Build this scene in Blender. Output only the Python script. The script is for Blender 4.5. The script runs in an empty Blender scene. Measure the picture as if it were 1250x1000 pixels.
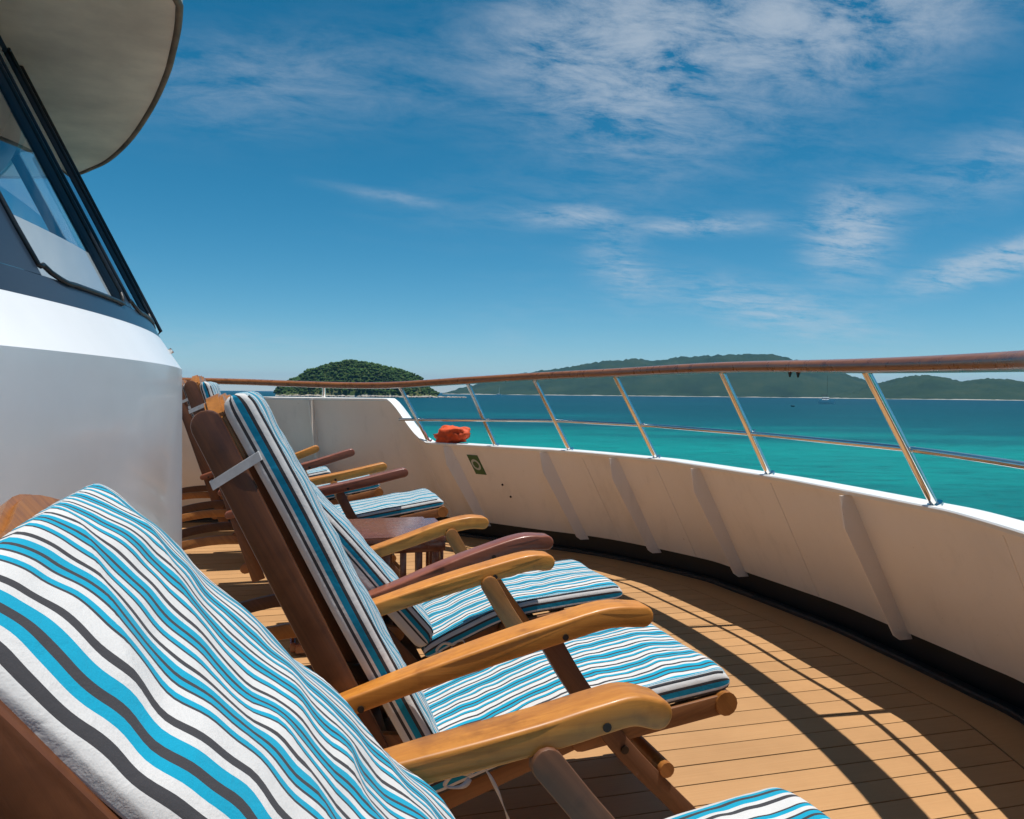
import bpy, bmesh, math, random
from mathutils import Vector, Matrix, noise
R = math.radians
scene = bpy.context.scene
C = scene.collection

# ------------------------------------------------------------------ camera
# ship axes: X forward (bow), Y to port, Z up; main deck surface at z = 0
EYE = Vector((0, 0, 1.15)); FPX = 1000.0
yaw, pitch, roll = R(16.0), math.atan(20 / FPX), 0.010
v = Vector((math.sin(yaw) * math.cos(pitch), math.cos(yaw) * math.cos(pitch), -math.sin(pitch)))
r0 = Vector((math.cos(yaw), -math.sin(yaw), 0)); u0 = r0.cross(v)
rr_ = math.cos(roll) * r0 + math.sin(roll) * u0
uu_ = -math.sin(roll) * r0 + math.cos(roll) * u0
cd = bpy.data.cameras.new('camera'); cam = bpy.data.objects.new('camera', cd); C.objects.link(cam)
cd.sensor_width = 36; cd.lens = 36 * FPX / 1250; cd.clip_start = 0.02; cd.clip_end = 80000
m = Matrix((rr_, uu_, -v)).transposed().to_4x4(); m.translation = EYE
cam.matrix_world = m
scene.camera = cam

# ------------------------------------------------------------------ sun, sky, exposure
SUN = Vector((0.14, -0.06, 1.0)).normalized()
EL = math.asin(SUN.z); AZ = math.atan2(SUN.x, SUN.y)
sd = bpy.data.lights.new('sun', 'SUN'); so = bpy.data.objects.new('sun', sd); C.objects.link(so)
sd.energy = 3.6; sd.angle = R(0.5); sd.color = (1.0, 0.965, 0.91)
so.rotation_euler = (-SUN).to_track_quat('-Z', 'Y').to_euler()
so.location = (0, 0, 30)

w = bpy.data.worlds.new('World'); scene.world = w; w.use_nodes = True
nt = w.node_tree; N = nt.nodes; L = nt.links; N.clear()
def wn(t, **k):
    n = N.new(t)
    for a, b in k.items(): setattr(n, a, b)
    return n
def wmath(op, a, b=None, c=None, clamp=False):
    n = wn('ShaderNodeMath', operation=op); n.use_clamp = clamp
    for i, x in enumerate((a, b, c)):
        if x is None: continue
        if isinstance(x, (int, float)): n.inputs[i].default_value = x
        else: L.new(x, n.inputs[i])
    return n.outputs[0]
sky = wn('ShaderNodeTexSky', sky_type='NISHITA', sun_disc=False)
sky.sun_elevation = EL; sky.sun_rotation = AZ; sky.altitude = 10
sky.air_density = 0.7; sky.dust_density = 0.0; sky.ozone_density = 4.0
hsv = wn('ShaderNodeHueSaturation'); hsv.inputs['Hue'].default_value = 0.476
hsv.inputs['Saturation'].default_value = 1.34; hsv.inputs['Value'].default_value = .92
L.new(sky.outputs[0], hsv.inputs['Color'])
tc = wn('ShaderNodeTexCoord'); sep = wn('ShaderNodeSeparateXYZ'); L.new(tc.outputs['Generated'], sep.inputs[0])
dx, dy, dz = sep.outputs
az = wmath('ARCTAN2', dx, dy); el = wmath('ARCSINE', dz)
den = wmath('ADD', wmath('MAXIMUM', dz, 0.0), 0.16)
comb = wn('ShaderNodeCombineXYZ'); L.new(wmath('DIVIDE', dx, den), comb.inputs[0]); L.new(wmath('DIVIDE', dy, den), comb.inputs[1])
def wnoise(vec, scale, detail, rough, dist, sx=1, sy=1, loc=(0, 0, 0), rz=0):
    mp = wn('ShaderNodeMapping'); mp.inputs['Scale'].default_value = (sx, sy, 1)
    mp.inputs['Location'].default_value = loc; mp.inputs['Rotation'].default_value = (0, 0, rz); L.new(vec, mp.inputs[0])
    n = wn('ShaderNodeTexNoise'); n.inputs['Scale'].default_value = scale; n.inputs['Detail'].default_value = detail
    n.inputs['Roughness'].default_value = rough; n.inputs['Distortion'].default_value = dist
    L.new(mp.outputs[0], n.inputs['Vector']); return n.outputs['Fac']
def pxdir(px, py):
    d = (v + rr_ * ((px - 625) / FPX) - uu_ * ((py - 500) / FPX)).normalized()
    return math.atan2(d.x, d.y), math.asin(d.z)
fib = wnoise(comb.outputs[0], 4.6, 12, 0.68, 0.3, 1.0, 1.7, (3.1, 1.7, 0), 0.5)
fib2 = wnoise(comb.outputs[0], 0.55, 4, 0.55, 0.3, 1.0, 1.2, (8.3, 2.2, 0), 0.2)
# cirrus banks hanging at their own places in the sky
banks = [(900, 20, .24, .062, .1, 1.45), (720, 70, .09, .08, -.2, .6), (1060, 45, .12, .05, .1, .6), (310, 100, .16, .045, 0.1, .45), (800, 130, .07, .05, 0, .55),
         (1035, 285, .036, .038, 0, 1.9), (1215, 320, .065, .014, .24, 2.6), (700, 265, .05, .010, 0, 1.2),
         (855, 275, .07, .010, 0, 1.2), (940, 378, .11, .024, -.25, 1.0), (755, 325, .035, .035, -.5, .8),
         (470, 238, .06, .006, -.12, .5), (1210, 200, .09, .035, .2, .55), (900, 170, .14, .035, 0, .22), (620, 415, .03, .012, 0, .25), (300, 425, .2, .02, 0, .3)]
tot = None
for (px, py, wa, we, sk, st) in banks:
    a0, e0 = pxdir(px, py)
    da = wmath('SUBTRACT', az, a0); de = wmath('SUBTRACT', wmath('SUBTRACT', el, e0), wmath('MULTIPLY', da, sk))
    q = wmath('ADD', wmath('POWER', wmath('ABSOLUTE', wmath('DIVIDE', da, wa)), 2), wmath('POWER', wmath('ABSOLUTE', wmath('DIVIDE', de, we)), 2))
    b = wmath('MULTIPLY', wmath('EXPONENT', wmath('MULTIPLY', q, -0.9)), st)
    tot = b if tot is None else wmath('ADD', tot, b)
# scattered cirrus elsewhere in the sky
mr = wn('ShaderNodeMapRange'); L.new(fib2, mr.inputs[0]); mr.inputs[1].default_value = .52; mr.inputs[2].default_value = .72; mr.inputs[4].default_value = .18
tot = wmath('ADD', tot, mr.outputs[0])
fr = wn('ShaderNodeMapRange'); L.new(fib, fr.inputs[0]); fr.inputs[1].default_value = .37; fr.inputs[2].default_value = .82
cm = wmath('MULTIPLY', tot, fr.outputs[0]); cm = wmath('MULTIPLY', wmath('TANH', wmath('MULTIPLY', cm, 1.5)), .66)
cm = wmath('MULTIPLY', cm, wmath('SMOOTH_MAX', 0.0, wmath('MULTIPLY', dz, 14), .05, clamp=True))
mix = wn('ShaderNodeMix', data_type='RGBA'); L.new(cm, mix.inputs['Factor']); L.new(hsv.outputs[0], mix.inputs[6])
mix.inputs[7].default_value = (5.6, 6.1, 6.7, 1)
bg = wn('ShaderNodeBackground'); bg.inputs['Strength'].default_value = 0.068; L.new(mix.outputs[2], bg.inputs['Color'])
wo = wn('ShaderNodeOutputWorld'); L.new(bg.outputs[0], wo.inputs['Surface'])

scene.view_settings.view_transform = 'Standard'; scene.view_settings.look = 'None'
scene.view_settings.exposure = 0.62; scene.view_settings.gamma = 1.0
scene.render.engine = 'CYCLES'

# ------------------------------------------------------------------ materials
def mat(name):
    mm = bpy.data.materials.new(name); mm.use_nodes = True
    b = mm.node_tree.nodes['Principled BSDF']; return mm, mm.node_tree, b
def nd(t, ty, **k):
    n = t.nodes.new(ty)
    for a, b in k.items(): setattr(n, a, b)
    return n
def nmath(t, op, a, b=None, clamp=False):
    n = nd(t, 'ShaderNodeMath', operation=op); n.use_clamp = clamp
    for i, x in enumerate((a, b)):
        if x is None: continue
        if isinstance(x, (int, float)): n.inputs[i].default_value = x
        else: t.links.new(x, n.inputs[i])
    return n.outputs[0]
def nnoise(t, vec, scale, detail=4, rough=.55, dist=0, sc=(1, 1, 1), rot=(0, 0, 0)):
    mp = nd(t, 'ShaderNodeMapping')
    if any(rot): mp.vector_type = 'TEXTURE'; sc = tuple(1 / x for x in sc); rot = tuple(-x for x in rot)     # turn first, then stretch
    mp.inputs['Scale'].default_value = sc; mp.inputs['Rotation'].default_value = rot
    t.links.new(vec, mp.inputs[0]); n = nd(t, 'ShaderNodeTexNoise')
    n.inputs['Scale'].default_value = scale; n.inputs['Detail'].default_value = detail
    n.inputs['Roughness'].default_value = rough; n.inputs['Distortion'].default_value = dist
    t.links.new(mp.outputs[0], n.inputs['Vector']); return n.outputs['Fac']
def ramp(t, fac, stops, interp='LINEAR'):
    r = nd(t, 'ShaderNodeValToRGB'); r.color_ramp.interpolation = interp; e = r.color_ramp.elements
    while len(e) > 1: e.remove(e[-1])
    e[0].position = stops[0][0]; e[0].color = (*stops[0][1], 1)
    for p, c in stops[1:]:
        x = e.new(p); x.color = (*c, 1)
    t.links.new(fac, r.inputs[0]); return r.outputs[0]
def bump(t, b, h, strength, dist):
    n = nd(t, 'ShaderNodeBump'); n.inputs['Strength'].default_value = strength; n.inputs['Distance'].default_value = dist
    t.links.new(h, n.inputs['Height']); t.links.new(n.outputs[0], b.inputs['Normal'])
def simple(name, col, rough=.5, metal=0, var=.12, nscale=6, bmp=0, coat=0, spec=None):
    mm, t, b = mat(name); tcn = nd(t, 'ShaderNodeTexCoord')
    f = nnoise(t, tcn.outputs['Object'], nscale, 6, .6)
    lo = tuple(c * (1 - var) for c in col); hi = tuple(min(1, c * (1 + var)) for c in col)
    t.links.new(ramp(t, f, [(.3, lo), (.7, hi)]), b.inputs['Base Color'])
    b.inputs['Roughness'].default_value = rough; b.inputs['Metallic'].default_value = metal
    b.inputs['Coat Weight'].default_value = coat; b.inputs['Coat Roughness'].default_value = .08
    if spec is not None: b.inputs['Specular IOR Level'].default_value = spec
    if bmp: bump(t, b, nnoise(t, tcn.outputs['Object'], nscale * 9, 5, .6), bmp, .004)
    return mm
def wood(name, dark, light, rot=0.0, rough=.32, coat=.35, gs=(2.2, 85, 85)):
    mm, t, b = mat(name); tcn = nd(t, 'ShaderNodeTexCoord'); oi = nd(t, 'ShaderNodeObjectInfo')
    add = nd(t, 'ShaderNodeVectorMath', operation='ADD'); t.links.new(tcn.outputs['Object'], add.inputs[0])
    mul = nd(t, 'ShaderNodeVectorMath', operation='SCALE'); t.links.new(oi.outputs['Location'], mul.inputs[0]); mul.inputs['Scale'].default_value = 3.7
    t.links.new(mul.outputs[0], add.inputs[1])
    g = nnoise(t, add.outputs[0], 1.0, 8, .62, .5, gs, (0, rot, 0))
    g2 = nnoise(t, add.outputs[0], 1.0, 3, .5, 0, (gs[0] * .13 + 1.8, gs[1] * .13, 7), (0, rot, 0))
    blot = nnoise(t, add.outputs[0], 14, 4, .6)
    f = nmath(t, 'ADD', nmath(t, 'MULTIPLY', g, .6), nmath(t, 'MULTIPLY', g2, .4))
    mid = tuple((a + c) / 2 for a, c in zip(dark, light))
    col = ramp(t, f, [(.30, dark), (.47, mid), (.64, light)])
    mx = nd(t, 'ShaderNodeMix', data_type='RGBA', blend_type='MULTIPLY'); mx.inputs['Factor'].default_value = .55
    t.links.new(col, mx.inputs[6]); t.links.new(ramp(t, blot, [(.28, (.42, .36, .32)), (.46, (.95, .94, .93)), (.6, (1, 1, 1))]), mx.inputs[7])
    hs = nd(t, 'ShaderNodeHueSaturation'); t.links.new(mx.outputs[2], hs.inputs['Color'])
    t.links.new(nmath(t, 'ADD', nmath(t, 'MULTIPLY', oi.outputs['Random'], .3), .85), hs.inputs['Value'])
    t.links.new(hs.outputs[0], b.inputs['Base Color'])
    t.links.new(nmath(t, 'ADD', nmath(t, 'MULTIPLY', blot, .35), rough - .15), b.inputs['Roughness'])
    b.inputs['Coat Weight'].default_value = coat; b.inputs['Coat Roughness'].default_value = .12
    bump(t, b, g, .12, .002); return mm

M = {}
M['arm_wood'] = wood('golden_teak', (.35, .112, .013), (.59, .235, .035), 0, .42, .06)
M['red_wood'] = wood('red_teak', (.15, .04, .02), (.25, .08, .04), 0, .34, .2)
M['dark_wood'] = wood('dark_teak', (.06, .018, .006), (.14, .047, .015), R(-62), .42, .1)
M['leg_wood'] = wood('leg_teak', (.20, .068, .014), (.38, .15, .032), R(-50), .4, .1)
M['leg_shaded'] = wood('leg_shaded_teak', (.07, .026, .011), (.15, .06, .027), R(-50), .5, .04)  # darker copy of the leg teak, shade put into its colour
M['rail_wood'] = wood('seat_rail_teak', (.13, .045, .013), (.26, .10, .028), R(17), .45, .08)
M['table_wood'] = wood('table_mahogany', (.09, .022, .012), (.19, .06, .03), 0, .22, .6)
M['hand_wood'] = wood('handrail_varnish', (.19, .058, .016), (.34, .125, .036), 0, .28, .35, (55, 4, 55))

def weathered(name, col, rough):
    mm, t, b = mat(name); tcn = nd(t, 'ShaderNodeTexCoord')
    n1 = nnoise(t, tcn.outputs['Object'], 1.7, 5, .6); n2 = nnoise(t, tcn.outputs['Object'], 1, 6, .65, .2, (9, 9, 1.2)); n3 = nnoise(t, tcn.outputs['Object'], 45, 4, .7)
    f = nmath(t, 'ADD', nmath(t, 'MULTIPLY', n1, .5), nmath(t, 'MULTIPLY', n2, .5))
    c = ramp(t, f, [(.3, tuple(x * .84 for x in col)), (.46, tuple(x * .97 for x in col)), (.7, col)])
    mx = nd(t, 'ShaderNodeMix', data_type='RGBA', blend_type='MULTIPLY'); mx.inputs['Factor'].default_value = .8
    t.links.new(c, mx.inputs[6]); t.links.new(ramp(t, n3, [(.26, (.62, .5, .4)), (.32, (1, 1, 1))]), mx.inputs[7])
    t.links.new(mx.outputs[2], b.inputs['Base Color']); b.inputs['Roughness'].default_value = rough
    dents = nnoise(t, tcn.outputs['Object'], 3.2, 3, .5); bump(t, b, nmath(t, 'ADD', dents, nmath(t, 'MULTIPLY', n3, .02)), .5, .03); return mm
M['bounce_white'] = weathered('bounce_tinted_bulwark_paint', (.88, .785, .69), .42)  # white paint warmed to cream, deck bounce light put into the colour
M['white'] = simple('white_ship_paint', (.82, .82, .81), .38, 0, .05, 2.5, .08, .2)
M['wallwhite'] = simple('glossy_white_wall_paint', (.87, .865, .86), .3, 0, .05, 1.8, .10, .22)
M['beige'] = simple('overhang_paint', (.85, .75, .63), .55, 0, .2, 2.2, .15)
M['gap_shade'] = simple('gap_shade_black', (.008, .008, .009), .45, 0, .2)  # black stands in for the deep shadow in the gap under the bulwark
M['caulk'] = simple('black_caulk', (.03, .02, .015), .8, 0, .2)
M['rubber'] = simple('gasket_rubber', (.012, .013, .015), .35, 0, .3, 30, .3)
M['steel'] = simple('polished_steel', (.78, .76, .72), .14, 1, .05, 20)
M['bolt'] = simple('bolt_bronze', (.035, .025, .02), .5, .6, .3, 60)
M['slate'] = simple('slate_window_band', (.022, .034, .052), .3, 0, .12, 3, 0, .15)
M['orange'] = simple('orange_cloth', (.62, .075, .015), .7, 0, .2, 14, .3)
M['green'] = simple('sign_green', (.05, .12, .035), .5, 0, .1)
M['signwhite'] = simple('sign_ring', (.45, .47, .40), .5, 0, .05)
M['cord'] = simple('tie_cloth', (.5, .5, .5), .8, 0, .15, 40)
M['charcoal'] = simple('piping_charcoal', (.035, .035, .04), .8, 0, .2, 50)
M['boat'] = simple('boat_white', (.8, .8, .8), .4)
M['boatdark'] = simple('boat_dark', (.03, .035, .04), .5)
M['rock'] = simple('granite', (.34, .29, .24), .9, 0, .35, .06)
M['blind'] = simple('blind_cloth', (.55, .57, .57), .7, 0, .03)

def plank_mat():
    mm, t, b = mat('synthetic_teak_deck'); tcn = nd(t, 'ShaderNodeTexCoord'); oi = nd(t, 'ShaderNodeObjectInfo')
    add = nd(t, 'ShaderNodeVectorMath', operation='ADD'); t.links.new(tcn.outputs['Object'], add.inputs[0])
    cb = nd(t, 'ShaderNodeCombineXYZ'); t.links.new(nmath(t, 'MULTIPLY', oi.outputs['Random'], 37), cb.inputs[0]); t.links.new(cb.outputs[0], add.inputs[1])
    g = nnoise(t, add.outputs[0], 1, 6, .6, .2, (3, 160, 1)); d = nnoise(t, tcn.outputs['Object'], 2.3, 5, .65)
    col = ramp(t, g, [(.25, (.40, .212, .083)), (.75, (.455, .252, .107))])
    mx = nd(t, 'ShaderNodeMix', data_type='RGBA', blend_type='MULTIPLY'); mx.inputs['Factor'].default_value = .7
    t.links.new(col, mx.inputs[6]); t.links.new(ramp(t, d, [(.3, (.82, .80, .77)), (.62, (1, 1, 1))]), mx.inputs[7])
    hs = nd(t, 'ShaderNodeHueSaturation'); t.links.new(mx.outputs[2], hs.inputs['Color'])
    t.links.new(nmath(t, 'ADD', nmath(t, 'MULTIPLY', oi.outputs['Random'], .12), .94), hs.inputs['Value'])
    t.links.new(hs.outputs[0], b.inputs['Base Color']); b.inputs['Roughness'].default_value = .62
    bump(t, b, g, .15, .001); return mm
M['plank'] = plank_mat()

def stripe_mat():
    mm, t, b = mat('striped_canvas'); uv = nd(t, 'ShaderNodeUVMap'); s = nd(t, 'ShaderNodeSeparateXYZ'); t.links.new(uv.outputs[0], s.inputs[0])
    u = s.outputs[0]
    W_ = (.60, .585, .57); K = (.045, .043, .047); B = (.002, .30, .455); B2 = (.004, .23, .38)
    def seq(items):
        tot_ = sum(x[0] for x in items); p = 0; st = []
        for wd, c in items: st.append((p / tot_, c)); p += wd
        return st
    # u < 0: the boxed side; 0 .. 0.17: wide border; beyond: fine repeat of 62 mm
    side = ramp(t, nmath(t, 'DIVIDE', nmath(t, 'MULTIPLY', u, -1), .07), seq([(16, W_), (7, K), (13, B2), (6, W_), (6, K), (18, W_)]), 'CONSTANT')
    bord = ramp(t, nmath(t, 'DIVIDE', u, .105), seq([(3, W_), (28, K), (25, W_), (25, B), (25, K), (35, B), (25, W_), (25, K), (58, W_)]), 'CONSTANT')
    fine = ramp(t, nmath(t, 'FRACT', nmath(t, 'DIVIDE', nmath(t, 'SUBTRACT', u, .105), .092)),
                seq([(2, K), (5, B), (6, W_), (2.5, K), (5.5, B), (3.5, K), (7, B), (4.5, W_), (4.5, K), (9.5, W_)]), 'CONSTANT')
    m1 = nd(t, 'ShaderNodeMix', data_type='RGBA'); t.links.new(nmath(t, 'GREATER_THAN', u, .105), m1.inputs['Factor']); t.links.new(bord, m1.inputs[6]); t.links.new(fine, m1.inputs[7])
    m2 = nd(t, 'ShaderNodeMix', data_type='RGBA'); t.links.new(nmath(t, 'LESS_THAN', u, 0), m2.inputs['Factor']); t.links.new(m1.outputs[2], m2.inputs[6]); t.links.new(side, m2.inputs[7])
    tcn = nd(t, 'ShaderNodeTexCoord')
    wv = nnoise(t, tcn.outputs['Object'], 600, 2, .5); dr = nnoise(t, tcn.outputs['Object'], 9, 4, .6)
    m3 = nd(t, 'ShaderNodeMix', data_type='RGBA', blend_type='MULTIPLY'); m3.inputs['Factor'].default_value = .6
    t.links.new(m2.outputs[2], m3.inputs[6]); t.links.new(ramp(t, nmath(t, 'ADD', nmath(t, 'MULTIPLY', wv, .5), nmath(t, 'MULTIPLY', dr, .5)), [(.3, (.82, .82, .82)), (.6, (1, 1, 1))]), m3.inputs[7])
    t.links.new(m3.outputs[2], b.inputs['Base Color']); b.inputs['Roughness'].default_value = .85
    b.inputs['Specular IOR Level'].default_value = .2; b.inputs['Sheen Weight'].default_value = .1
    wr = nnoise(t, tcn.outputs['Object'], 38, 4, .55, .4)
    bump(t, b, nmath(t, 'ADD', wr, nmath(t, 'MULTIPLY', wv, .1)), .35, .006); return mm
M['stripe'] = stripe_mat()

def glass_mat():
    mm, t, b = mat('tinted_window_glass'); t.nodes.remove(b)
    tr = nd(t, 'ShaderNodeBsdfTransparent'); tr.inputs[0].default_value = (.86, .90, .92, 1)
    gl = nd(t, 'ShaderNodeBsdfGlossy'); gl.inputs['Roughness'].default_value = .015; gl.inputs[0].default_value = (.9, .95, 1, 1)
    lw = nd(t, 'ShaderNodeLayerWeight'); lw.inputs[0].default_value = .5; refl = nmath(t, 'ADD', nmath(t, 'MULTIPLY', nmath(t, 'POWER', lw.outputs['Facing'], 4), .8), .07, True)
    mx = nd(t, 'ShaderNodeMixShader'); t.links.new(refl, mx.inputs[0]); t.links.new(tr.outputs[0], mx.inputs[1]); t.links.new(gl.outputs[0], mx.inputs[2])
    t.links.new(mx.outputs[0], t.nodes['Material Output'].inputs[0]); return mm
M['glass'] = glass_mat()

def sea_mat():
    mm, t, b = mat('lagoon_water'); geo = nd(t, 'ShaderNodeNewGeometry'); s = nd(t, 'ShaderNodeSeparateXYZ'); t.links.new(geo.outputs['Position'], s.inputs[0])
    # distance off the ship (sea bed falls away) plus sand and weed patches
    d = nmath(t, 'POWER', nmath(t, 'ADD', nmath(t, 'POWER', s.outputs[0], 2), nmath(t, 'POWER', s.outputs[1], 2)), .5)
    lg = nmath(t, 'DIVIDE', nmath(t, 'LOGARITHM', nmath(t, 'ADD', d, 10), 10), 4.0)
    p1 = nnoise(t, geo.outputs['Position'], .016, 5, .6, .4, (.45, 1.0, 1), (0, 0, R(16)))
    p2 = nnoise(t, geo.outputs['Position'], .0022, 4, .55, .3, (.5, 1.2, 1), (0, 0, R(16)))
    pp = nmath(t, 'ADD', nmath(t, 'MULTIPLY', nmath(t, 'SUBTRACT', p1, .5), .22), nmath(t, 'MULTIPLY', nmath(t, 'SUBTRACT', p2, .5), .30))
    f = nmath(t, 'ADD', lg, pp)
    col = ramp(t, f, [(.40, (.001, .12, .125)), (.485, (.001, .165, .16)), (.53, (.001, .215, .20)), (.565, (.001, .15, .15)), (.60, (.001, .085, .105)), (.66, (.001, .062, .082)), (.78, (.002, .045, .066)), (.95, (.002, .04, .06))])
    rip = nnoise(t, geo.outputs['Position'], .55, 6, .7, .3, (.35, 1.0, 1), (0, 0, R(16)))
    mx = nd(t, 'ShaderNodeMix', data_type='RGBA', blend_type='MULTIPLY'); mx.inputs['Factor'].default_value = .8
    t.links.new(col, mx.inputs[6]); t.links.new(ramp(t, rip, [(.36, (.55, .62, .66)), (.5, (1, 1, 1)), (.66, (1.3, 1.22, 1.16))]), mx.inputs[7])
    t.links.new(mx.outputs[2], b.inputs['Base Color']); b.inputs['Roughness'].default_value = .35; b.inputs['Specular IOR Level'].default_value = .03
    fine = nnoise(t, geo.outputs['Position'], 1.6, 5, .7, .2, (.4, 1.0, 1), (0, 0, R(16)))
    bump(t, b, nmath(t, 'ADD', rip, nmath(t, 'MULTIPLY', fine, .45)), .8, .9); return mm
M['sea'] = sea_mat()
def land_mat(name, c1, c2, c3, sc, beach):
    mm, t, b = mat(name); geo = nd(t, 'ShaderNodeNewGeometry'); s = nd(t, 'ShaderNodeSeparateXYZ'); t.links.new(geo.outputs['Position'], s.inputs[0])
    n1 = nnoise(t, geo.outputs['Position'], sc, 8, .68); col = ramp(t, n1, [(.32, c1), (.5, c2), (.68, c3)])
    mx = nd(t, 'ShaderNodeMix', data_type='RGBA'); hz = nmath(t, 'ADD', s.outputs[2], nmath(t, 'MULTIPLY', nnoise(t, geo.outputs['Position'], sc * 1.4, 5, .7), -beach * 2.6))
    t.links.new(nmath(t, 'LESS_THAN', hz, -8 - beach * .85), mx.inputs['Factor']); t.links.new(col, mx.inputs[6]); mx.inputs[7].default_value = (.36, .33, .28, 1)
    t.links.new(mx.outputs[2], b.inputs['Base Color']); b.inputs['Roughness'].default_value = .95; b.inputs['Specular IOR Level'].default_value = .1; return mm
M['island'] = land_mat('island_slope', (.025, .045, .012), (.05, .075, .02), (.13, .12, .06), .02, 5)
M['ridge'] = land_mat('far_ridge', (.014, .032, .016), (.022, .045, .02), (.035, .055, .024), .006, 5)
M['leaf'] = simple('tree_canopy', (.042, .078, .018), .9, 0, .55, .03, 0, 0, .1)

# ------------------------------------------------------------------ builders
def link(name, me, mt, parent=None, kind=None, smooth=None, label=None):
    o = bpy.data.objects.new(name, me); C.objects.link(o)
    if mt is not None: me.materials.append(M[mt] if isinstance(mt, str) else mt)
    if parent is not None: o.parent = parent
    if kind: o['kind'] = kind
    if label: o['label'] = label
    if smooth is not None:
        for p in me.polygons: p.use_smooth = True
        if smooth < 180: me.set_sharp_from_angle(angle=R(smooth))
    return o
def pydata(name, vs, fs, mt, parent=None, kind=None, smooth=None):
    me = bpy.data.meshes.new(name); me.from_pydata([tuple(x) for x in vs], [], fs); me.update()
    return link(name, me, mt, parent, kind, smooth)
def frombm(name, bm, mt, parent=None, kind=None, smooth=35):
    bmesh.ops.recalc_face_normals(bm, faces=bm.faces)
    me = bpy.data.meshes.new(name); bm.to_mesh(me); bm.free(); return link(name, me, mt, parent, kind, smooth)
def thing(name, loc, label, cat, group=None):
    o = bpy.data.objects.new(name, None); C.objects.link(o); o.location = loc; o.empty_display_size = .1
    tag(o, label, cat, group); return o
def tag(o, label, cat, group=None):
    o['label'] = label; o['category'] = cat
    if group: o['group'] = group
def bm_box(bm, c, s, rot=None):
    r = bmesh.ops.create_cube(bm, size=1); mt_ = Matrix.Translation(c)
    if rot is not None: mt_ = mt_ @ rot.to_4x4()
    bmesh.ops.transform(bm, matrix=mt_ @ Matrix.Diagonal((*s, 1)), verts=r['verts']); return r['verts']
def box(name, c, s, mt, parent=None, bev=.004, rot=None, kind=None):
    bm = bmesh.new(); bm_box(bm, c, s, rot)
    if bev: bmesh.ops.bevel(bm, geom=bm.edges[:], offset=bev, segments=2, affect='EDGES', profile=.6)
    return frombm(name, bm, mt, parent, kind)
def catmull(pts, n):
    pts = [Vector(p) for p in pts]; out = []
    ext = [2 * pts[0] - pts[1]] + pts + [2 * pts[-1] - pts[-2]]
    for i in range(1, len(ext) - 2):
        a, b, c, d = ext[i - 1:i + 3]
        for k in range(n):
            t = k / n
            out.append(.5 * ((2 * b) + (c - a) * t + (2 * a - 5 * b + 4 * c - d) * t * t + (3 * b - a - 3 * c + d) * t ** 3))
    out.append(pts[-1]); return out
def tube(name, path, r, mt, parent=None, seg=10, squash=(1, 1), cap=True, kind=None):
    """sweep of an ellipse; squash = (sideways, vertical)"""
    vs = []; fs = []; path = [Vector(p) for p in path]; n = len(path)
    for i, p in enumerate(path):
        t = (path[min(i + 1, n - 1)] - path[max(i - 1, 0)]).normalized()
        up = Vector((0, 0, 1)) if abs(t.z) < .95 else Vector((1, 0, 0))
        s = t.cross(up).normalized(); q = s.cross(t).normalized()
        rad = r(i / (n - 1)) if callable(r) else r
        for k in range(seg):
            a = 2 * math.pi * k / seg
            vs.append(p + s * math.cos(a) * rad * squash[0] + q * math.sin(a) * rad * squash[1])
    for i in range(n - 1):
        for k in range(seg):
            fs.append((i * seg + k, i * seg + (k + 1) % seg, (i + 1) * seg + (k + 1) % seg, (i + 1) * seg + k))
    if cap: fs += [tuple(range(seg))[::-1], tuple(range((n - 1) * seg, n * seg))]
    return pydata(name, vs, fs, mt, parent, kind, 50)
def outline(center, h, round_ends=(True, True), n=6, taper=None):
    """closed outline (x,z) around a centre line of (x,z) points"""
    pts = [Vector((p[0], p[1])) for p in center]
    pts = [Vector((q.x, q.y)) for q in catmull([(p.x, p.y, 0) for p in pts], 4)]
    m_ = len(pts); up = []; dn = []
    for i, p in enumerate(pts):
        t = (pts[min(i + 1, m_ - 1)] - pts[max(i - 1, 0)]).normalized(); nn = Vector((-t.y, t.x))
        hh = h * (taper(i / (m_ - 1)) if taper else 1)
        up.append(p + nn * hh / 2); dn.append(p - nn * hh / 2)
    def arc(p, t, rad):
        out = []; a0 = math.atan2(t.y, t.x)
        for k in range(1, n): a = a0 + math.pi / 2 - math.pi * k / n; out.append(p + Vector((math.cos(a), math.sin(a))) * rad)
        return out
    o = up[:]
    te = (pts[-1] - pts[-2]).normalized(); ts = (pts[0] - pts[1]).normalized()
    if round_ends[1]: o += arc(pts[-1], te, h / 2 * (taper(1) if taper else 1))
    o += dn[::-1]
    if round_ends[0]: o += arc(pts[0], ts, h / 2 * (taper(0) if taper else 1))
    return o
def board(name, poly, y0, y1, mt, parent=None, bev=.006, seg=2, ywarp=None):
    bm = bmesh.new(); a = [bm.verts.new((p[0], y0, p[1])) for p in poly]; b = [bm.verts.new((p[0], y1, p[1])) for p in poly]
    n = len(poly); bm.faces.new(a); bm.faces.new(b[::-1])
    for i in range(n): bm.faces.new((a[i], b[i], b[(i + 1) % n], a[(i + 1) % n]))
    bmesh.ops.recalc_face_normals(bm, faces=bm.faces)
    if bev:
        ed = [e for e in bm.edges if abs(e.verts[0].co.y - e.verts[1].co.y) < 1e-6]
        bmesh.ops.bevel(bm, geom=ed, offset=bev, segments=seg, affect='EDGES', profile=.5)
    if ywarp:
        for vv in bm.verts: vv.co.y = ywarp(vv.co.x, vv.co.y)
    return frombm(name, bm, mt, parent, None, 40)

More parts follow.
